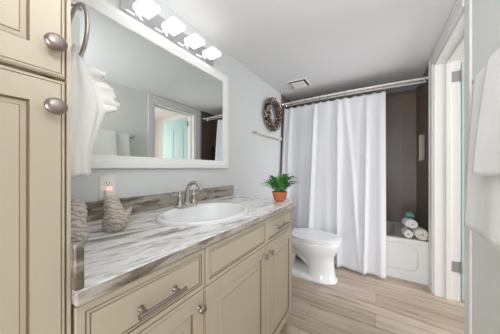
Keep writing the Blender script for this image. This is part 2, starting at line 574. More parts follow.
# ------------------------------------------------------------------ countertop
CY0, CY1, CX0, CX1 = 0.1445, 1.408, XL + 0.001, -0.493
CZ0, CZ1 = 0.857, 0.888
SX, SY, SA, SB = -0.765, 0.775, 0.262, 0.205     # sink centre, half length (Y), half depth (X)
def counter():
    m = MB()
    angs = [2 * pi * i / 96 for i in range(96)]
    for cx_, cy_ in ((CX0, CY0), (CX0, CY1), (CX1, CY0), (CX1, CY1)):
        angs.append(math.atan2(cy_ - SY, cx_ - SX) % (2 * pi))
    angs = sorted(set(angs))
    def outer(a, ins=0.0):
        dx, dy = cos(a), sin(a)
        t = 1e9
        if dx > 0: t = min(t, (CX1 - ins - SX) / dx)
        if dx < 0: t = min(t, (CX0 + ins - SX) / dx)
        if dy > 0: t = min(t, (CY1 - ins - SY) / dy)
        if dy < 0: t = min(t, (CY0 + ins - SY) / dy)
        return SX + dx * t, SY + dy * t
    def inner(a):
        dx, dy = cos(a), sin(a)
        t = 1 / sqrt((dx / (SB * 0.92)) ** 2 + (dy / (SA * 0.92)) ** 2)
        return SX + dx * t, SY + dy * t
    ri = [inner(a) for a in angs]
    ro = [outer(a) for a in angs]
    rings = [[(x, y, CZ0) for x, y in ri], [(x, y, CZ1) for x, y in ri], [(x, y, CZ1) for x, y in ro], [(x, y, CZ0) for x, y in ro], [(x, y, CZ0) for x, y in ri]]
    m.loft(rings[:3], cap=False)
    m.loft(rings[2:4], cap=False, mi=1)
    m.loft(rings[3:], cap=False)
    # weld the seams so the edge can be rounded
    idx, vs, mp = {}, [], []
    for p in m.v:
        k = tuple(round(c, 5) for c in p)
        if k not in idx:
            idx[k] = len(vs); vs.append(p)
        mp.append(idx[k])
    m.v = vs
    m.f = [tuple(mp[i] for i in f) for f in m.f]
    return m
ct = obj('countertop', counter(), [M['stone'], M['stone_edge_shaded']], bevel=0.005, seg=3)
tag(ct, 'grey and white veined stone countertop on the beige vanity', 'countertop')
obj('backsplash', MB().box(XL + 0.001, XL + 0.021, CY0 + 0.02, 1.452, CZ1, 0.975), M['stone_d'], ct, bevel=0.004)
obj('side_splash', MB().box(XL + 0.022, CX1 - 0.001, CY0 - 0.001, CY0 + 0.0155, CZ1, 0.983), M['stone_d'], ct, bevel=0.004)

# ------------------------------------------------------------------ sink
sk = MB()
prof = [(0.93, 0.0005), (0.995, 0.0005), (1.0, 0.006), (0.99, 0.012), (0.965, 0.0155), (0.93, 0.0155), (0.89, 0.012), (0.865, 0.004), (0.84, -0.012),
        (0.78, -0.05), (0.66, -0.09), (0.48, -0.118), (0.25, -0.128), (0.085, -0.131)]
rings = []
for k, h in prof:
    rings.append([(SX + SB * k * cos(2 * pi * j / 64), SY + SA * k * sin(2 * pi * j / 64), CZ1 + h) for j in range(64)])
sk.loft(rings, cap=False)
sink = thing('sink', (SX, SY, CZ1), 'white oval drop-in sink set in the stone countertop', 'sink')
obj('basin', sk, M['porcelain'], sink, angle=60, solid=0.004)
obj('drain', MB().lathe([(0.026, -0.1315), (0.026, -0.128), (0.018, -0.127), (0.016, -0.130), (0.001, -0.1295)], (SX, SY, CZ1), n=24), M['chrome'], sink)

# ------------------------------------------------------------------ faucet
FX, FY, FZ = -0.954, 0.80, CZ1 + 0.0160
fc = thing('faucet', (FX, FY, FZ), 'brushed nickel two-handle faucet behind the oval sink', 'faucet')
m = MB()
def rrect(cx_, cy_, hx_, hy_, z, r, n=6):
    pts = []
    for sx_, sy_, a0 in ((1, 1, 0), (-1, 1, pi / 2), (-1, -1, pi), (1, -1, 1.5 * pi)):
        for i in range(n + 1):
            a = a0 + pi / 2 * i / n
            pts.append((cx_ + sx_ * (hx_ - r) + r * cos(a), cy_ + sy_ * (hy_ - r) + r * sin(a), z))
    return pts
m.loft([rrect(FX, FY, 0.026, 0.080, FZ, 0.025), rrect(FX, FY, 0.026, 0.080, FZ + 0.010, 0.025), rrect(FX, FY, 0.022, 0.076, FZ + 0.015, 0.021)])
obj('base_plate', m, M['nickel'], fc)
m = MB()
path = [(FX, FY, FZ + 0.012), (FX + 0.001, FY, FZ + 0.06), (FX + 0.006, FY, FZ + 0.095), (FX + 0.022, FY, FZ + 0.125), (FX + 0.048, FY, FZ + 0.143),
        (FX + 0.076, FY, FZ + 0.143), (FX + 0.101, FY, FZ + 0.128), (FX + 0.117, FY, FZ + 0.105)]
m.tube(path, [0.0155, 0.0135, 0.0128, 0.0125, 0.012, 0.0115, 0.011, 0.0115], 16)
m.lathe([(0.021, 0.012), (0.021, 0.018), (0.016, 0.026)], (FX, FY, FZ), n=20)
obj('spout', m, M['nickel'], fc, angle=60)
for sgn in (-1, 1):
    yy = FY + sgn * 0.052
    m = MB()
    m.lathe([(0.019, 0.013), (0.019, 0.02), (0.015, 0.03), (0.0125, 0.055), (0.0145, 0.06), (0.0145, 0.066), (0.010, 0.074), (0.0085, 0.082), (0.0105, 0.087), (0.007, 0.094), (0.001, 0.096)], (FX, yy, FZ), n=18)
    m.tube([(FX, yy, FZ + 0.064), (FX - 0.006, yy + sgn * 0.030, FZ + 0.071), (FX - 0.010, yy + sgn * 0.052, FZ + 0.073)], [0.0055, 0.0045, 0.0055], 10)
    obj('handle', m, M['nickel'], fc, angle=60)

# ------------------------------------------------------------------ linen tower (left foreground)
TY0, TY1 = -0.30, 0.1432
tw = thing('linen_cabinet', (-0.81, -0.08, 0), 'tall beige glazed linen cabinet beside the near end of the countertop', 'cabinet')
bx2 = XF - 0.0195
b = MB()
b.box(XL + 0.002, bx2, TY1 - 0.018, TY1, 0, ZC - 0.03)
b.box(XL + 0.002, bx2, TY0, TY0 + 0.018, 0, ZC - 0.03)
b.box(XL + 0.002, XL + 0.012, TY0 + 0.018, TY1 - 0.018, 0, ZC - 0.03)
b.box(XL + 0.012, bx2, TY0 + 0.018, TY1 - 0.018, ZC - 0.06, ZC - 0.03)
b.box(XL + 0.012, bx2, TY0 + 0.018, TY1 - 0.018, 0.0, 0.10)
b.box(XL + 0.012, bx2, TY0 + 0.018, TY1 - 0.018, 1.285, 1.315)
b.box(bx2 - 0.02, bx2, TY1 - 0.036, TY1 - 0.018, 0.10, ZC - 0.06)
b.box(bx2 - 0.02, bx2, TY0 + 0.018, TY0 + 0.036, 0.10, ZC - 0.06)
# slim edge stile that stays visible beside the doors
b.box(bx2, XF - 0.001, TY1 - 0.006, TY1, 0, ZC - 0.03)
obj('body', b, M['cab'], tw, smooth=False)
for z0, z1, kz in ((1.3055, ZC - 0.045, 1.359), (0.09, 1.2985, 1.2425)):
    m = MB(); front(m, XF, TY0 + 0.004, TY1 - 0.0075, z0, z1, TOWERP)
    d = obj('door', m, [M['cab'], M['glaze']], tw, angle=25)
    knob(d, XF, 0.1165, kz, 0.0150, squash=1.08)
obj('crown_trim', MB().box(XL + 0.002, XF + 0.015, TY0, TY1, ZC - 0.029, ZC - 0.001), M['cab'], tw, bevel=0.005)

# ------------------------------------------------------------------ mirror
MY0, MY1, MZ0, MZ1, FW = 0.275, 1.368, 1.128, 1.928, 0.064
mr = thing('wall_mirror', (XL, 0.82, MZ0), 'large white framed mirror on the wall above the sink', 'mirror')
m = MB()
def fr(ins, x):
    return [(x, MY0 + ins, MZ0 + ins), (x, MY1 - ins, MZ0 + ins), (x, MY1 - ins, MZ1 - ins), (x, MY0 + ins, MZ1 - ins)]
m.loft([fr(0, XL + 0.001), fr(0, XL + 0.024), fr(0.004, XL + 0.030), fr(0.030, XL + 0.030), fr(0.036, XL + 0.027), fr(0.056, XL + 0.022), fr(FW, XL + 0.018), fr(FW, XL + 0.001), fr(0, XL + 0.001)], cap=False)
obj('frame', m, M['white'], mr, angle=20)
obj('glass', MB().box(XL + 0.004, XL + 0.0165, MY0 + FW - 0.003, MY1 - FW + 0.003, MZ0 + FW - 0.003, MZ1 - FW + 0.003), M['mirror'], mr, smooth=False)

# ------------------------------------------------------------------ vanity light
vl = thing('vanity_light', (XL, 0.84, 1.99), 'chrome bar light with four lit square glass shades above the mirror', 'lamp')
obj('bar_plate', MB().box(XL + 0.001, XL + 0.022, 0.50, 1.185, 1.946, 2.045), M['chrome'], vl, bevel=0.004)
for yy in (0.588, 0.751, 0.914, 1.077):
    m = MB().lathe([(0.020, 0.0222), (0.020, 0.028), (0.008, 0.032), (0.008, 0.052)], (XL, yy, 1.972), 'x', n=16)
    obj('arm', m, M['chrome'], vl)
    m = MB().box(XL + 0.050, XL + 0.156, yy - 0.044, yy + 0.044, 1.952, 1.982)
    obj('lamp_shade', m, M['lamp'], vl, bevel=0.007, seg=3)

# ------------------------------------------------------------------ outlet + night light
ox, oy, oz = XL, 0.45, 1.035
ou = thing('wall_outlet', (ox, oy, oz), 'white double wall outlet low beside the mirror frame', 'outlet')
obj('cover_plate', MB().box(ox + 0.0005, ox + 0.006, oy - 0.036, oy + 0.036, oz - 0.058, oz + 0.058), M['plastic'], ou, bevel=0.003)
for dz in (0.02, -0.02):
    m = MB()
    m.loft([[(ox + 0.0062 + e, oy + 0.017 * cos(2 * pi * j / 24) * k, oz + dz + max(-0.013, min(0.013, 0.017 * sin(2 * pi * j / 24))) * k) for j in range(24)] for e, k in ((0, 1), (0.0018, 1), (0.0022, 0.95))])
    rc = obj('receptacle', m, M['plastic'], ou)
    m = MB()
    m.box(ox + 0.0082, ox + 0.009, oy - 0.0075, oy - 0.0055, oz + dz - 0.001, oz + dz + 0.008)
    m.box(ox + 0.0082, ox + 0.009, oy + 0.0055, oy + 0.0075, oz + dz - 0.001, oz + dz + 0.008)
    m.lathe([(0.003, 0), (0.003, 0.0008)], (ox + 0.0082, oy, oz + dz - 0.0085), 'x', n=10)
    obj('slot', m, M['dark'], rc)
nl = thing('night_light', (ox + 0.012, oy, oz - 0.03), 'small plug-in night light glowing pink in the lower outlet', 'night light')
m = MB().box(ox + 0.0095, ox + 0.034, oy - 0.018, oy + 0.018, oz - 0.056, oz - 0.010)
obj('housing', m, M['plastic'], nl, bevel=0.005)
m = MB().ball((ox + 0.024, oy, oz - 0.006), 0.011, 0.014, 0.012)
obj('diffuser', m, M['glow'], nl)

# ------------------------------------------------------------------ carved bird figurines on the counter
def figurine(c, s, rz, label):
    t = thing('bird_figurine', c, label, 'figurine', 'carved birds by the mirror')
    def tr(p):
        x, y = p[0] * s, p[1] * s
        return (c[0] + x * cos(rz) - y * sin(rz), c[1] + x * sin(rz) + y * cos(rz), c[2] + p[2] * s)
    # plump body drawn up into a rounded head; local +x is the way the bird faces
    secs = [(0.000, 0.000, 0.024, 0.026), (0.006, 0.000, 0.033, 0.035), (0.022, -0.002, 0.041, 0.038), (0.042, -0.003, 0.041, 0.036), (0.060, -0.002, 0.034, 0.030),
            (0.074, 0.004, 0.030, 0.026), (0.090, 0.008, 0.027, 0.023), (0.106, 0.010, 0.023, 0.020), (0.120, 0.010, 0.015, 0.013), (0.127, 0.010, 0.003, 0.003)]
    m = MB()
    m.loft([[tr((ox_ + rx * cos(2 * pi * j / 24), ry * sin(2 * pi * j / 24), z)) for j in range(24)] for z, ox_, rx, ry in secs])
    obj('body', m, M['carved'], t, angle=80)
    m = MB()
    pts = [(-0.026, 0, 0.046, 0.020), (-0.038, 0, 0.058, 0.014), (-0.046, 0, 0.068, 0.009), (-0.050, 0, 0.076, 0.002)]
    m.loft([[tr((x + r * 0.6 * cos(2 * pi * j / 12), r * 1.1 * sin(2 * pi * j / 12), z + r * 0.6 * cos(2 * pi * j / 12))) for j in range(12)] for x, y, z, r in pts])
    obj('tail', m, M['carved'], t, angle=80)
    m = MB()
    m.loft([[tr((0.022 + d, r * cos(2 * pi * j / 10), 0.100 - d * 0.25 + r * sin(2 * pi * j / 10))) for j in range(10)] for d, r in ((0, 0.007), (0.012, 0.0045), (0.022, 0.001))])
    obj('beak', m, M['pebble_brown'], t, angle=80)
    for sg in (-1, 1):
        m = MB()
        m.loft([[tr((x + rx * cos(2 * pi * j / 16), sg * y_, z + rz_ * sin(2 * pi * j / 16))) for j in range(16)] for x, y_, z, rx, rz_ in
                ((-0.006, 0.030, 0.036, 0.026, 0.016), (-0.007, 0.0385, 0.037, 0.024, 0.014), (-0.008, 0.041, 0.038, 0.012, 0.007))])
        obj('wing', m, M['carved'], t, angle=60)
    return t
figurine((-0.862, 0.374, CZ1), 1.10, radians(-120), 'carved grey bird figurine standing below the wall outlet')
figurine((-0.785, 0.218, CZ1), 1.16, radians(70), 'carved grey bird figurine half hidden beside the tall linen cabinet')

# ------------------------------------------------------------------ towel ring with hand towel
RX, RY, RZ, RR = -0.806, 0.238, 1.556, 0.088
tr_ = thing('towel_ring', (RX, TY1, RZ + RR), 'silver towel ring on the side of the linen cabinet', 'towel ring')
m = MB().lathe([(0.026, 0.0002), (0.026, 0.006), (0.020, 0.012), (0.011, 0.018)], (RX, TY1, RZ + RR + 0.004), 'y', n=20)
obj('rosette', m, M['nickel'], tr_)
m = MB().tube([(RX, TY1 + 0.016, RZ + RR + 0.004), (RX, RY + 0.012, RZ + RR + 0.004)], 0.009, 14)
obj('post', m, M['nickel'], tr_)
m = MB().tube([(RX + RR * sin(2 * pi * i / 48), RY, RZ + RR * cos(2 * pi * i / 48)) for i in range(48)], 0.0058, 10, closed=True)
obj('ring', m, M['nickel'], tr_)

def hand_towel():
    m = MB()
    N = 56
    secs = [(1.520, .240, .010, .010), (1.500, .238, .020, .014), (1.475, .234, .038, .020), (1.440, .230, .052, .030), (1.40, .232, .062, .050), (1.36, .237, .068, .064),
            (1.32, .238, .072, .070), (1.27, .230, .076, .062), (1.20, .218, .080, .052), (1.15, .213, .083, .049), (1.113, .213, .085, .050), (1.108, .213, .081, .046)]
    rings = []
    for k, (z, cy, hx_, hy_) in enumerate(secs):
        ring = []
        f = min(1, k / 4)
        for j in range(N):
            a = 2 * pi * j / N
            rip = 1 + f * (0.07 * sin(5 * a + 0.8) + 0.05 * sin(9 * a + z * 9) + 0.03 * sin(14 * a + 2))
            # squared oval: a folded cloth
            ca, sa = cos(a), sin(a)
            q = (abs(ca) ** 3 + abs(sa) ** 3) ** (-1 / 3)
            ring.append((RX + hx_ * ca * q * rip, cy + hy_ * sa * q * rip, z + (0.004 * sin(6 * a) if k > 9 else 0)))
        rings.append(ring)
    m.loft(rings)
    return m
ht = obj('hand_towel', hand_towel(), M['towel'], angle=70)
tag(ht, 'white hand towel gathered through the silver towel ring', 'towel')
# frilled fold pulled out of the towel
m = MB()
tips = [(-.775, .262, 1.452), (-.742, .292, 1.432), (-.765, .293, 1.408), (-.755, .318, 1.392), (-.738, .330, 1.374), (-.760, .320, 1.358), (-.742, .340, 1.345), (-.752, .330, 1.328), (-.775, .300, 1.312)]
roots = [(-.79, .235, 1.44 - 0.014 * i) for i in range(len(tips))]
def frill(u, v):
    f = u * (len(tips) - 1); i = min(int(f), len(tips) - 2); k = f - i
    k = k * k * (3 - 2 * k)
    a = Vector(tips[i]).lerp(Vector(tips[i + 1]), k)
    b_ = Vector(roots[i]).lerp(Vector(roots[i + 1]), k)
    p = b_.lerp(a, v)
    p.x += 0.012 * sin(u * 22) * v
    return tuple(p)
m.grid(frill, 50, 8)
obj('frill', m, M['towel'], ht, solid=0.017, angle=80)

# ------------------------------------------------------------------ potted fern
PX, PY = -0.598, 1.350
pf = thing('potted_fern', (PX, PY, CZ1), 'small green fern in a terracotta pot at the far end of the countertop', 'plant')
m = MB().lathe([(0.030, 0.0005), (0.037, 0.006), (0.049, 0.038), (0.053, 0.058), (0.056, 0.060), (0.056, 0.070), (0.052, 0.071), (0.049, 0.062), (0.047, 0.050), (0.001, 0.049)], (PX, PY, CZ1), n=28)
obj('pot', m, M['terracotta'], pf, angle=40)
m = MB().lathe([(0.047, 0.0505), (0.046, 0.056), (0.030, 0.060), (0.001, 0.061)], (PX, PY, CZ1), n=20)
obj('soil', m, M['soil'], pf)
m = MB()
rnd = random.Random(3)
for i in range(96):
    a = rnd.uniform(0, 2 * pi)
    reach = rnd.uniform(0.04, 0.130)
    ht_ = rnd.uniform(0.07, 0.165) * (1.2 - reach * 3)
    p0 = Vector((PX + 0.022 * cos(a), PY + 0.022 * sin(a), CZ1 + 0.058))
    n = 9
    pts = []
    for k in range(n + 1):
        t = k / n
        pts.append(p0 + Vector((cos(a) * reach * t, sin(a) * reach * t, ht_ * (2.0 * t - 1.25 * t * t) + 0.01 * t)))
    m.tube([tuple(p) for p in pts], 0.0008, 4)
    side = Vector((-sin(a), cos(a), 0))
    for k in range(2, n + 1):
        w_ = 0.017 * sin(pi * (k / (n + 1)) ** 0.7) + 0.004
        t = (pts[k] - pts[k - 1]).normalized()
        for sg in (-1, 1):
            d = (side * sg + t * 0.5 + Vector((0, 0, rnd.uniform(-0.2, 0.25)))).normalized()
            q = t * 0.0042
            A = pts[k]
            m.add([tuple(A - q), tuple(A + d * w_ * 0.55 - q * 1.1), tuple(A + d * w_), tuple(A + d * w_ * 0.5 + q * 1.1), tuple(A + q * .6)], [(0, 1, 2, 3, 4)])
obj('fronds', m, M['fern'], pf, smooth=False)

# ------------------------------------------------------------------ wreath
WX, WY, WZ, WR = XL + 0.048, 2.20, 1.785, 0.158
wre = thing('wreath', (XL + 0.002, WY, WZ), 'round brown and silver wreath on the left wall above the towel bar', 'wreath')
m = MB()
rnd = random.Random(11)
for k in range(7):
    ph, off, rr = rnd.uniform(0, 6.28), rnd.uniform(0, 6.28), 0.020
    pts = []
    for i in range(60):
        a = 2 * pi * i / 60
        q = 4 * a + ph
        pts.append((WX + rr * cos(q + off), WY + (WR + rr * sin(q + off)) * cos(a), WZ + (WR + rr * sin(q + off)) * sin(a)))
    m.tube(pts, 0.011, 7, closed=True)
obj('twig_ring', m, M['twig'], wre)
def leafy(count, size, seed, mt, nm):
    m = MB(); r_ = random.Random(seed)
    for i in range(count):
        a = r_.uniform(0, 2 * pi); q = r_.uniform(-0.6 * pi, 0.6 * pi)
        tr0 = 0.036
        c = Vector((WX + tr0 * cos(q), WY + (WR + tr0 * sin(q)) * cos(a), WZ + (WR + tr0 * sin(q)) * sin(a)))
        d = Vector((r_.uniform(0.1, 0.8), r_.uniform(-1, 1), r_.uniform(-1, 1))).normalized()
        sd = d.orthogonal().normalized(); up = d.cross(sd)
        L, W_, T = size * r_.uniform(0.7, 1.2), size * 0.42, size * 0.16
        rings = [[tuple(c + d * (L * t) + sd * (W_ * k * cos(2 * pi * j / 7)) + up * (T * k * sin(2 * pi * j / 7))) for j in range(7)] for t, k in ((-0.2, .15), (0.15, .8), (0.45, 1), (0.8, .6), (1.0, .05))]
        m.loft(rings)
    o = obj(nm, m, mt, wre, angle=60)
    o['kind'] = 'stuff'
    return o
leafy(170, 0.030, 21, M['pebble_brown'], 'leaves')
leafy(130, 0.024, 22, M['pebble_grey'], 'petals').__setitem__('label', 'silver grey petals')
leafy(80, 0.022, 23, M['pebble_pale'], 'shells').__setitem__('label', 'pale cream shell pieces')

# ------------------------------------------------------------------ towel bars
def towel_bar(name, xw, sgn, y0, y1, z, label, reach=0.06, flat=False):
    t = thing(name, (xw, (y0 + y1) / 2, z), label, 'towel bar')
    xb = xw + sgn * reach
    if flat:
        m = MB().box(xb - 0.006, xb + 0.006, y0 - 0.02, y1 + 0.02, z - 0.014, z + 0.014)
        obj('bar', m, M['satin'], t, bevel=0.003)
    else:
        m = MB().tube([(xb, y0 + 0.004, z), (xb, y1 - 0.004, z)], 0.0095, 14)
        obj('bar', m, M['satin'], t)
    for yy in (y0, y1):
        m = MB()
        rs = []
        for d, k in ((0.0005, 0.014), (0.006, 0.014), (0.010, 0.010), (reach - 0.008, 0.009), (reach - 0.0065, 0.008)) if flat else ((0.0005, 0.024), (0.006, 0.024), (0.012, 0.018), (reach + 0.008, 0.011), (reach + 0.013, 0.009)):
            rs.append([(xw + sgn * d, yy + k * cos(2 * pi * j / 20), z + k * sin(2 * pi * j / 20)) for j in range(20)])
        m.loft(rs)
        obj('bracket', m, M['nickel'], t)
    return t
towel_bar('towel_bar', XL, 1, 1.83, 2.44, 1.515, 'empty silver towel bar on the left wall under the wreath', flat=True)
BX, BZ = XR - 0.050, 1.528
towel_bar('towel_bar', XR, -1, 0.62, 1.330, BZ, 'silver towel bar with white towels on the wall beside the doorway', reach=0.050)

def bar_towel(y0, y1, r, zf, zb, wob, seed, edge=0.0):
    """cloth folded over the bar: back leaf down, over the top, front leaf down (towards the room)"""
    prof = []
    for i in range(6): prof.append((BX + r, zb + (BZ - zb) * i / 6, 0))
    for i in range(9):
        a = pi * i / 8
        prof.append((BX + r * cos(a), BZ + r * sin(a), 0))
    nf = 22
    for i in range(1, nf + 1):
        t = i / nf
        prof.append((BX - r - wob * (t ** 0.8), BZ - (BZ - zf) * t, t))
    ny = 40
    m = MB()
    def fn(u, v):
        k = v * (len(prof) - 1)
        x, z, t = prof[min(int(round(k)), len(prof) - 1)]
        y = y0 + (y1 - y0) * u
        n1 = noise.noise(Vector((y * 5 + seed, z * 2.2, seed)))
        n2 = noise.noise(Vector((y * 14 + seed, z * 4, seed * 2)))
        x -= t * (0.010 * (n1 + 0.5) + 0.004 * n2 + 0.004 * sin(y * 23 + seed))
        z += t * (0.006 * n1 + edge * (u - 0.5))
        yy = y + (u - 0.5) * 0.02 * t
        return (x, yy, z)
    m.grid(fn, ny, len(prof))
    return m
o = obj('bath_towel', bar_towel(0.66, 1.280, 0.0165, 0.860, 1.02, 0.022, 3.0, 0.012), M['towel'], angle=80, solid=0.011)
tag(o, 'large white bath towel folded over the bar beside the doorway', 'towel')
o = obj('hand_towel', bar_towel(0.76, 1.120, 0.0295, 1.105, 1.22, 0.030, 8.0, 0.0), M['towel'], angle=80, solid=0.010)
tag(o, 'smaller white hand towel draped over the large white bath towel', 'towel')

# ------------------------------------------------------------------ ceiling vent
vx0, vx1, vy0, vy1 = -0.888, -0.684, 2.245, 2.455
cv = thing('ceiling_vent', ((vx0 + vx1) / 2, (vy0 + vy1) / 2, ZC), 'square white exhaust vent on the ceiling before the shower curtain', 'vent')
m = MB().box(vx0, vx1, vy0, vy1, ZC - 0.006, ZC - 0.0005)
obj('recess', m, M['dark'], cv, smooth=False)
m = MB()
for a in ((vx0 - .012, vx0 + .004, vy0 - .012, vy1 + .012), (vx1 - .004, vx1 + .012, vy0 - .012, vy1 + .012), (vx0, vx1, vy0 - .012, vy0 + .004), (vx0, vx1, vy1 - .004, vy1 + .012)):
    m.box(*a, ZC - 0.010, ZC - 0.0005)
obj('frame', m, M['white'], cv, bevel=0.002)
m = MB()
m.box(vx0 + 0.022, vx1 - 0.022, vy0 + 0.022, vy1 - 0.022, ZC - 0.020, ZC - 0.013)
for i in range(5):
    yy = vy0 + 0.045 + i * 0.03
    m.box(vx0 + 0.03, vx1 - 0.03, yy, yy + 0.018, ZC - 0.024, ZC - 0.020)
obj('grille', m, M['white'], cv, bevel=0.002)

# ------------------------------------------------------------------ shower rods
ZR = 2.022
def rod(yw, bow, label):
    t = thing('curtain_rod', ((XL + XR) / 2, yw, ZR), label, 'curtain rod')
    pts = []
    for i in range(33):
        s = i / 32
        pts.append((XL + 0.014 + (XR - XL - 0.016) * s, yw - bow * (1 - (2 * s - 1) ** 2), ZR))
    m = MB().tube(pts, 0.0135, 14)
    obj('rod', m, M['satin'], t)
    for xx, sg in ((XL + (0.0125 if yw > YAP + 0.03 else 0.0005), 1), (XR - 0.0005, -1)):
        m = MB().lathe([(0.032, 0), (0.032, sg * 0.006), (0.024, sg * 0.014), (0.019, sg * 0.032)], (xx, yw, ZR), 'x', n=20)
        obj('flange', m, M['chrome'], t)
    return t
rod(2.60, 0.035, 'front satin silver curtain rod holding the white shower curtain')
rod(2.695, 0.035, 'rear satin silver curtain rod just behind the curtain')
def rod_y(x):
    s = (x - XL) / (XR - XL)
    return 2.60 - 0.035 * (1 - (2 * s - 1) ** 2)

# ------------------------------------------------------------------ shower curtain
CXA, CXB, CZT, CZBOT = XL + 0.03, 0.088, 1.962, 0.025
NR = 13
ring_x = [CXA + 0.02 + (CXB - CXA - 0.035) * i / (NR - 1) for i in range(NR)]
def fold(x, z):
    t = (CZT - z) / (CZT - CZBOT)
    y = 0
    #   centre, width, height at top, height at hem, sideways drift
    for c0, w_, a0, a1, dr in ((-1.055, .022, .030, .040, 0.00), (-0.985, .020, .035, .045, 0.01), (-0.84, .06, .012, .018, 0.03), (-0.652, .024, .050, .066, -0.03),
                               (-0.50, .06, .010, .025, 0.02), (-0.378, .022, .038, .060, 0.015), (-0.305, .030, .026, .030, 0.17), (-0.175, .05, .010, .018, -0.02),
                               (-0.080, .020, .046, .050, -0.025), (0.045, .035, .015, .030, 0.0)):
        k = (x - c0 - dr * t) / w_
        y += (a0 + (a1 - a0) * t) * math.exp(-k * k)
    y += 0.012 * sin(x * 9 + 1.2 * t) + 0.006 * sin(x * 31 + 3 * t)
    return y
def curt(u, v):
    x = CXA + (CXB - CXA) * u
    zb = CZBOT + 0.008 * sin(x * 11 + 1) - 0.016 * max(0, (x + 0.02) / 0.11)
    # the heading sags between the rings
    ds = min(abs(x - r_) for r_ in ring_x) / ((ring_x[1] - ring_x[0]) / 2)
    zt = CZT - 0.016 * (1 - (1 - min(ds, 1)) ** 2)
    z = zt + (zb - zt) * v
    t = v
    y0 = rod_y(x) - 0.004 + (2.425 - rod_y(x)) * min(1, t / 0.88)
    damp = min(1, 0.35 + t * 5)
    return (x, y0 - fold(x, z) * damp + 0.012, z)
m = MB().grid(curt, 240, 60)
o = obj('shower_curtain', m, M['curtain'], angle=0, solid=0.0016)
tag(o, 'long white shower curtain hanging in folds in front of the tub', 'shower curtain')
m0 = MB()
rr = 0.020
x = ring_x[0]
m0.tube([(x, rod_y(x) + rr * cos(2 * pi * i / 20), ZR - 0.0075 + (rr + 0.003) * sin(2 * pi * i / 20)) for i in range(20)], 0.0022, 6, closed=True)
m0.tube([(x, rod_y(x), ZR - 0.029), (x, rod_y(x) - 0.004, ZR - 0.045), (x, rod_y(x) - 0.010, ZR - 0.066), (x, rod_y(x) - 0.014, ZR - 0.070)], 0.0022, 6)
m0.ball((x, rod_y(x) - 0.014, ZR - 0.069), 0.005, 0.004, 0.005, 8, 6)
ring0 = obj('curtain_ring', m0, M['nickel'])
tag(ring0, 'small silver ring on the rod holding up the shower curtain', 'curtain ring', 'curtain rings along the shower rod')
for xx in ring_x[1:]:
    c = ring0.copy()
    COL.objects.link(c)
    c.location = (xx - ring_x[0], rod_y(xx) - rod_y(ring_x[0]), 0)

# ------------------------------------------------------------------ bathtub
TX0, TX1, TYB, TZ = XL + 0.013, XR - 0.001, YFAR - 0.001, 0.415
tub = thing('bathtub', ((TX0 + TX1) / 2, (YAP + TYB) / 2, 0), 'white alcove bathtub with a panelled front behind the shower curtain', 'bathtub')
def rr_ring(x0, x1, y0, y1, z, r, n=8):
    return rrect((x0 + x1) / 2, (y0 + y1) / 2, (x1 - x0) / 2, (y1 - y0) / 2, z, r, n)
m = MB()
m.loft([rr_ring(TX0, TX1, YAP + 0.02, TYB, 0.0, 0.004), rr_ring(TX0, TX1, YAP + 0.02, TYB, TZ - 0.05, 0.004), rr_ring(TX0, TX1, YAP, TYB, TZ - 0.048, 0.006), rr_ring(TX0, TX1, YAP, TYB, TZ - 0.010, 0.006), rr_ring(TX0 + .004, TX1 - .004, YAP + 0.005, TYB - .004, TZ - 0.002, 0.008),
        rr_ring(TX0 + .012, TX1 - .012, YAP + 0.014, TYB - .01, TZ, 0.012),
        rr_ring(TX0 + .09, TX1 - .245, YAP + 0.085, TYB - .06, TZ, 0.12), rr_ring(TX0 + .10, TX1 - .255, YAP + 0.097, TYB - .07, TZ - 0.012, 0.12),
        rr_ring(TX0 + .16, TX1 - .30, YAP + 0.14, TYB - .11, 0.12, 0.12), rr_ring(TX0 + .22, TX1 - .36, YAP + 0.19, TYB - .16, 0.075, 0.10)], cap=True)
obj('basin', m, M['acrylic'], tub, angle=45)
# front apron: flat sheet with a slightly raised rounded panel and a kick strip
m = MB()
m.box(TX0, TX1, YAP + 0.004, YAP + 0.0195, 0, TZ - 0.05)
obj('apron', m, M['acrylic'], tub)
def vr(x0, x1, z0, z1, r, y, n=6):
    return [(p[0], y, p[1]) for p in rrect((x0 + x1) / 2, (z0 + z1) / 2, (x1 - x0) / 2, (z1 - z0) / 2, 0, r, n)]
m = MB()
px0, px1, pz0, pz1 = TX0 + 0.10, TX1 - 0.085, 0.095, TZ - 0.055
m.loft([vr(px0, px1, pz0, pz1, 0.07, YAP + 0.0038), vr(px0 + 0.010, px1 - 0.010, pz0 + 0.010, pz1 - 0.004, 0.065, YAP - 0.006), vr(px0 + 0.02, px1 - 0.02, pz0 + 0.02, pz1 - 0.012, 0.06, YAP - 0.008)])
obj('apron_panel', m, M['acrylic'], tub, angle=50)
m = MB().box(TX0, TX1, YAP - 0.004, YAP + 0.0038, 0, 0.045)
obj('kick_strip', m, M['acrylic'], tub, bevel=0.003)

# ------------------------------------------------------------------ rolled towels on the tub rim
def spiral_roll(c, axis_ang, L, r, turns, mt, label, tilt=0.0, group=None, sq=0.94):
    pts = []
    n = 90
    for i in range(n + 1):
        t = i / n
        a = 2 * pi * turns * t + 0.6
        rad = 0.010 + (r - 0.010) * t
        pts.append((rad * cos(a), rad * sin(a) * sq))
    m = MB()
    ux, uy = cos(axis_ang), sin(axis_ang)
    def fn(u, v):
        p, q = pts[int(round(u * n))]
        s = (v - 0.5) * L
        bulge = 1 - 0.06 * (2 * v - 1) ** 4
        dx = s * ux - p * bulge * uy
        dy = s * uy + p * bulge * ux
        jig = 0.003 * noise.noise(Vector((u * 9, v * 6, L * 30)))
        return (c[0] + dx, c[1] + dy, c[2] + q * bulge + s * tilt + jig)
    m.grid(fn, n + 1, 12)
    o = obj('rolled_towel', m, mt, angle=80, solid=(r - 0.01) / turns * 0.86)
    return tag(o, label, 'towel', group)
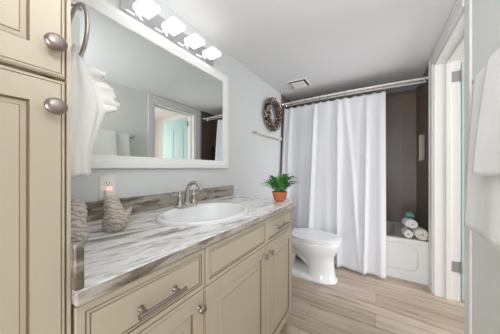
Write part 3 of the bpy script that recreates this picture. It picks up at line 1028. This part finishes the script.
spiral_roll((0.3745, 2.618, TZ + 0.0655), radians(-82), 0.145, 0.056, 2.8, M['towel_cream'], 'cream rolled towel with its spiral end showing on the tub rim')
spiral_roll((0.268, 2.618, TZ + 0.0490), radians(-84), 0.145, 0.041, 2.2, M['towel'], 'white rolled towel lying beside the cream roll on the tub rim')
spiral_roll((0.296, 2.618, TZ + 0.1500), radians(-80), 0.140, 0.050, 2.5, M['towel'], 'small white rolled towel lying on top of two other rolls')
m = MB()
rnd = random.Random(5)
for i in range(46):
    a, b_ = rnd.uniform(0, 2 * pi), rnd.uniform(0.05, 1)
    c = Vector((0.292 + 0.032 * cos(a) * b_, 2.612 + 0.028 * sin(a) * b_, TZ + 0.2335 + 0.030 * sqrt(max(0, 1 - b_ * b_)) - 0.012))
    d1 = Vector((cos(a) * b_, sin(a) * b_, 0.8)).normalized()
    s1 = d1.orthogonal().normalized(); s2 = d1.cross(s1)
    ring_ = []
    for j in range(14):
        q = 2 * pi * j / 14
        rad = 0.016 * (1 + 0.25 * sin(4 * q + i))
        ring_.append(tuple(c + s1 * rad * cos(q) + s2 * rad * sin(q) + d1 * 0.006 * sin(3 * q + i)))
    m.add([tuple(c - d1 * 0.008)] + ring_, [(0, j + 1, (j + 1) % 14 + 1) for j in range(14)])
o = obj('bath_sponge', m, M['teal'], smooth=False, solid=0.0015)
tag(o, 'teal mesh bath sponge on top of the rolled towels', 'sponge')

# ------------------------------------------------------------------ toilet
TYC = 2.135
to = thing('toilet', (-0.7, TYC, 0), 'white toilet with a closed lid beside the vanity', 'toilet')
def egg(x0, x1, hw, z, n=40, back=0.75, pw=2.0):
    """egg-shaped outline, blunt at the back (x0), round at the front (x1)"""
    pts = []
    xm = x0 + (x1 - x0) * 0.48
    for j in range(n):
        a = 2 * pi * j / n
        ca, sa = cos(a), sin(a)
        if ca >= 0: x_ = xm + (x1 - xm) * ca
        else: x_ = xm - (xm - x0) * (abs(ca) ** back)
        pts.append((x_, TYC + hw * (abs(sa) ** 0.92) * (1 if sa >= 0 else -1), z))
    return pts
m = MB()
m.loft([egg(-0.62, -0.322, 0.120, 0.0, back=.5), egg(-0.62, -0.322, 0.120, 0.018, back=.5), egg(-0.612, -0.340, 0.108, 0.03, back=.5), egg(-0.605, -0.350, 0.106, 0.12, back=.5), egg(-0.62, -0.356, 0.108, 0.19, back=.5),
        egg(-0.68, -0.356, 0.122, 0.235, back=.6), egg(-0.76, -0.326, 0.153, 0.285, back=.6), egg(-0.82, -0.302, 0.176, 0.335, back=.6), egg(-0.84, -0.292, 0.183, 0.37, back=.6), egg(-0.84, -0.292, 0.182, 0.392, back=.6), egg(-0.83, -0.30, 0.174, 0.398, back=.6)])
obj('bowl', m, M['porcelain'], to, angle=60)
# foot behind the pedestal with the trap bulge
m = MB()
def foot(x0, x1, hw, z, r): return rrect((x0 + x1) / 2, TYC, (x1 - x0) / 2, hw, z, r)
m.loft([foot(-1.02, -0.50, 0.121, 0.0, .05), foot(-1.02, -0.50, 0.121, 0.020, .05), foot(-1.015, -0.51, 0.110, 0.030, .05), foot(-1.01, -0.80, 0.075, 0.06, .05), foot(-1.01, -0.82, 0.070, 0.30, .05), foot(-1.02, -0.74, 0.12, 0.385, .05)])
obj('foot', m, M['porcelain'], to, angle=60)
m = MB()
m.tube([(-0.50, TYC, 0.10), (-0.56, TYC, 0.13), (-0.64, TYC, 0.20), (-0.71, TYC, 0.255), (-0.78, TYC, 0.25), (-0.82, TYC, 0.18), (-0.84, TYC, 0.10), (-0.85, TYC, 0.015)],
       [0.060, 0.066, 0.072, 0.074, 0.074, 0.074, 0.076, 0.085], 20)
obj('trapway', m, M['porcelain'], to, angle=60)
m = MB()
m.loft([egg(-0.80, -0.288, 0.186, 0.3985, back=.6), egg(-0.80, -0.284, 0.189, 0.402, back=.6), egg(-0.80, -0.284, 0.189, 0.412, back=.6), egg(-0.80, -0.287, 0.186, 0.4155, back=.6)])
obj('seat', m, M['seat'], to, angle=50)
m = MB()
m.loft([egg(-0.795, -0.287, 0.185, 0.4185, back=.6), egg(-0.795, -0.282, 0.189, 0.4215, back=.6), egg(-0.795, -0.282, 0.189, 0.429, back=.6), egg(-0.79, -0.290, 0.181, 0.435, back=.6), egg(-0.77, -0.33, 0.145, 0.440, back=.6), egg(-0.70, -0.42, 0.07, 0.4425, back=.6)])
lid = obj('lid', m, M['seat'], to, angle=50)
for sg in (-1, 1):
    m = MB().tube([(-0.795, TYC + sg * 0.075 - 0.02, 0.425), (-0.795, TYC + sg * 0.075 + 0.02, 0.425)], 0.012, 12)
    obj('hinge', m, M['seat'], to)
m = MB()
tkb = [foot(-1.09, -0.90, 0.19, 0.386, .04), foot(-1.095, -0.885, 0.205, 0.42, .04), foot(-1.10, -0.875, 0.222, 0.70, .04)]
m.loft(tkb)
obj('tank', m, M['porcelain'], to, angle=50)
m = MB()
m.loft([foot(-1.105, -0.868, 0.229, 0.7005, .04), foot(-1.105, -0.865, 0.231, 0.708, .04), foot(-1.105, -0.865, 0.231, 0.728, .04), foot(-1.10, -0.872, 0.224, 0.735, .04)])
obj('tank_lid', m, M['porcelain'], to, angle=50)
m = MB().lathe([(0.012, 0), (0.012, 0.012)], (-0.8755, TYC - 0.15, 0.65), 'x', n=14)
m.tube([(-0.860, TYC - 0.15, 0.65), (-0.858, TYC - 0.11, 0.647), (-0.858, TYC - 0.075, 0.642)], [0.006, 0.005, 0.0065], 10)
obj('flush_lever', m, M['chrome'], to)
for sg in (-1, 1):
    m = MB().lathe([(0.014, 0.0225), (0.013, 0.032), (0.007, 0.038), (0.001, 0.039)], (-0.66, TYC + sg * 0.107, 0), n=14)
    obj('bolt_cap', m, M['plastic'], to)
